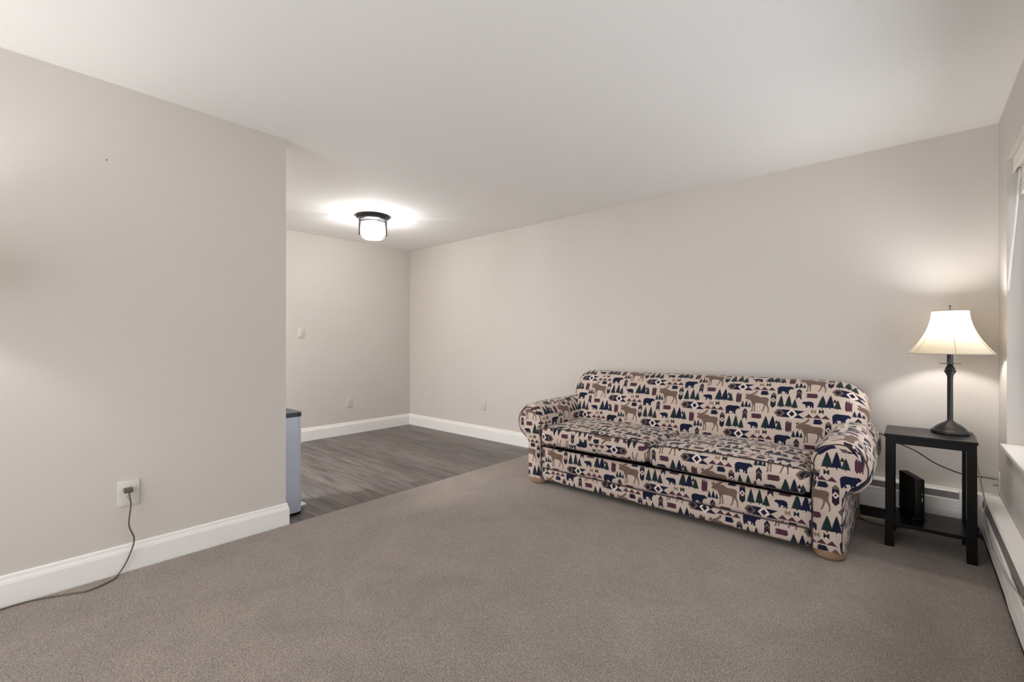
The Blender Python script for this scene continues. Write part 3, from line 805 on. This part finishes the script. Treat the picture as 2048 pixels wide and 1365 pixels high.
prism([(q(.002), .015), (q(0), .03), (q(0), .655)], M_STEEL, 'body', tc_)
prism([(q(.003), 0), (q(.001), .004), (q(.001), .016)], M_BLACKPL, 'base_ring', tc_)
prism([(q(-.003), .655), (q(-.003), .678), (q(.000), .683)], M_LID, 'lid', tc_)
MB().rbox(.03, .10, .20, .262, .022, .034, .004).build('foot_pedal', M_STEEL, tc_, True)

# ------------------------------------------------------------ wall plates
def outlet(loc, rz, w_, h_, label, switch=False, m=M_PLATE):
    """plate in local XZ, facing -Y"""
    t = thing('light_switch' if switch else 'wall_outlet', loc, label, 'light switch' if switch else 'outlet', None, rz)
    MB().rbox(-w_/2, w_/2, -.006, 0, -h_/2, h_/2, .0022).build('plate', m, t, True)
    if switch:
        MB().rbox(-.017, .017, -.008, -.004, -.034, .034, .001).build('rocker_frame', m, t, True)
        MB().rbox(-.0145, .0145, -.011, -.006, -.030, .030, .002).build('rocker', m, t, True)
    else:
        for z in (.0195, -.0195):
            b = MB(); n = 24; v = []
            pts = [(max(-.0172, min(.0172, .0172*1.0*math.cos(2*PI*k/n)*1.0)), max(-.0125, min(.0125, .0172*math.sin(2*PI*k/n)))) for k in range(n)]
            for yy in (-.0045, -.0078): v += [(a, yy, z+c) for (a, c) in pts]
            f = [(j, (j+1) % n, n+(j+1) % n, n+j) for j in range(n)] + [tuple(range(n)), tuple(range(n, 2*n))[::-1]]
            b.add(v, f); rc = b.build('receptacle', m, t)
            s_ = MB().box(-.0072, -.0054, -.0082, -.0076, z, z+.0075).box(.0054, .0070, -.0082, -.0076, z+.0008, z+.0070).box(-.002, .002, -.0082, -.0076, z-.0085, z-.0045)
            s_.build('socket_slots', M_SLOT, rc)
    MB().lathe([(.0028, 0), (.0028, .001)], 10).build('screw', m, t).location = (0, -.007, 0)
    t.children[-1].rotation_euler = (PI/2, 0, 0)
    return t
outlet((XP1, .435, .386), PI/2, .086, .126, 'oversized almond outlet plate with a brown cord plugged in on the left wall', False, M_PLATE2)
outlet((XB, 2.325, 1.24), PI/2, .071, .115, 'almond rocker light switch on the back wall behind the partition', True)
outlet((XB, 2.925, .375), PI/2, .071, .117, 'almond duplex outlet low on the back wall below the light switch')
outlet((-3.845, YR, .382), 0, .073, .117, 'almond duplex outlet on the sofa wall left of the sofa')
cx_ = thing('cable_outlet', (XW, 3.795, .338), 'small white cable wall plate with metal connectors in the corner by the window', 'outlet', None, -PI/2)
MB().rbox(-.0355, .0355, -.006, 0, -.057, .057, .0022).build('plate', M_PLATE2, cx_, True)
for z in (.015, -.02):
    o = MB().lathe([(.0055, 0), (.0055, .004), (.0045, .004), (.0045, .012), (.006, .012), (.006, .022), (.003, .023)], 12).build('connector', M_BRASS, cx_, True)
    o.location = (.01, -.005, z); o.rotation_euler = (PI/2, 0, 0)
nl = thing('wall_nail', (XP1, .352, 2.024), 'tiny dark nail head high on the left wall', 'nail')
o = MB().lathe([(.0022, 0), (.0026, .002), (.0012, .003)], 10).build('nail_head', M_SLOT, nl, True); o.rotation_euler = (0, PI/2, 0)

# ------------------------------------------------------------ cords
def cord(name, pts, r, m, label, cat='cord', k=8):
    b = MB().tube(smooth_path(pts, k), r, 8); o = b.build(name, m, None, True); return tag(o, label, cat)
c1 = cord('lamp_cord', [(-2.905, .432, .398), (-2.902, .434, .37), (-2.90, .438, .334), (-2.895, .431, .27), (-2.893, .430, .235), (-2.897, .440, .20), (-2.90, .450, .168), (-2.905, .447, .127), (-2.909, .426, .062), (-2.913, .405, .02),
      (-2.895, .385, .005), (-2.862, .365, .005), (-2.821, .284, .005), (-2.841, .228, .005), (-2.895, .110, .005), (-2.900, .008, .005), (-2.88, -.12, .005), (-2.80, -.2, .005)], .0033, M_CORD,
      'thin brown lamp cord hanging from the left wall outlet onto the carpet')
MB().rbox(-2.930, -2.898, .413, .447, .394, .416, .004, 2).build('plug', M_CORD, c1, True)
c2 = cord('coax_cable', [(.337, 3.786, .353), (.315, 3.775, .356), (.258, 3.73, .364), (.223, 3.71, .370), (.172, 3.70, .384), (.091, 3.70, .418), (.008, 3.70, .475), (-.071, 3.70, .511), (-.13, 3.72, .541), (-.20, 3.79, .552), (-.32, 3.79, .54)], .0033, M_CORDB,
      'thin black coaxial cable sagging behind the side table from the corner wall plate')
MB().tube([(.339, 3.786, .3526), (.312, 3.772, .3565), (.290, 3.757, .360)], .0042, 8).build('cable_end', M_BRASS, c2, True)
cord('lamp_cord', [(.215, 3.60, .632), (.243, 3.612, .631), (.2585, 3.60, .60), (.259, 3.60, .562), (.261, 3.60, .475), (.272, 3.60, .399), (.283, 3.60, .323), (.294, 3.60, .258), (.286, 3.53, .240), (.279, 3.458, .224), (.277, 3.336, .170), (.277, 3.156, .155), (.277, 2.968, .162),
      (.277, 2.725, .19), (.279, 2.56, .213), (.286, 2.42, .226), (.298, 2.30, .222), (.306, 2.1, .215), (.306, 1.6, .215)], .0033, M_CORDW,
      'pale lamp cord running down from the side table along the window heater')
cord('power_cord', [(-.27, 3.70, .006), (-.255, 3.672, .006), (-.206, 3.625, .006), (-.129, 3.622, .006), (-.06, 3.66, .006), (-.02, 3.70, .006)], .003, M_CORDB,
      'black power cord lying on the carpet between sofa and side table')
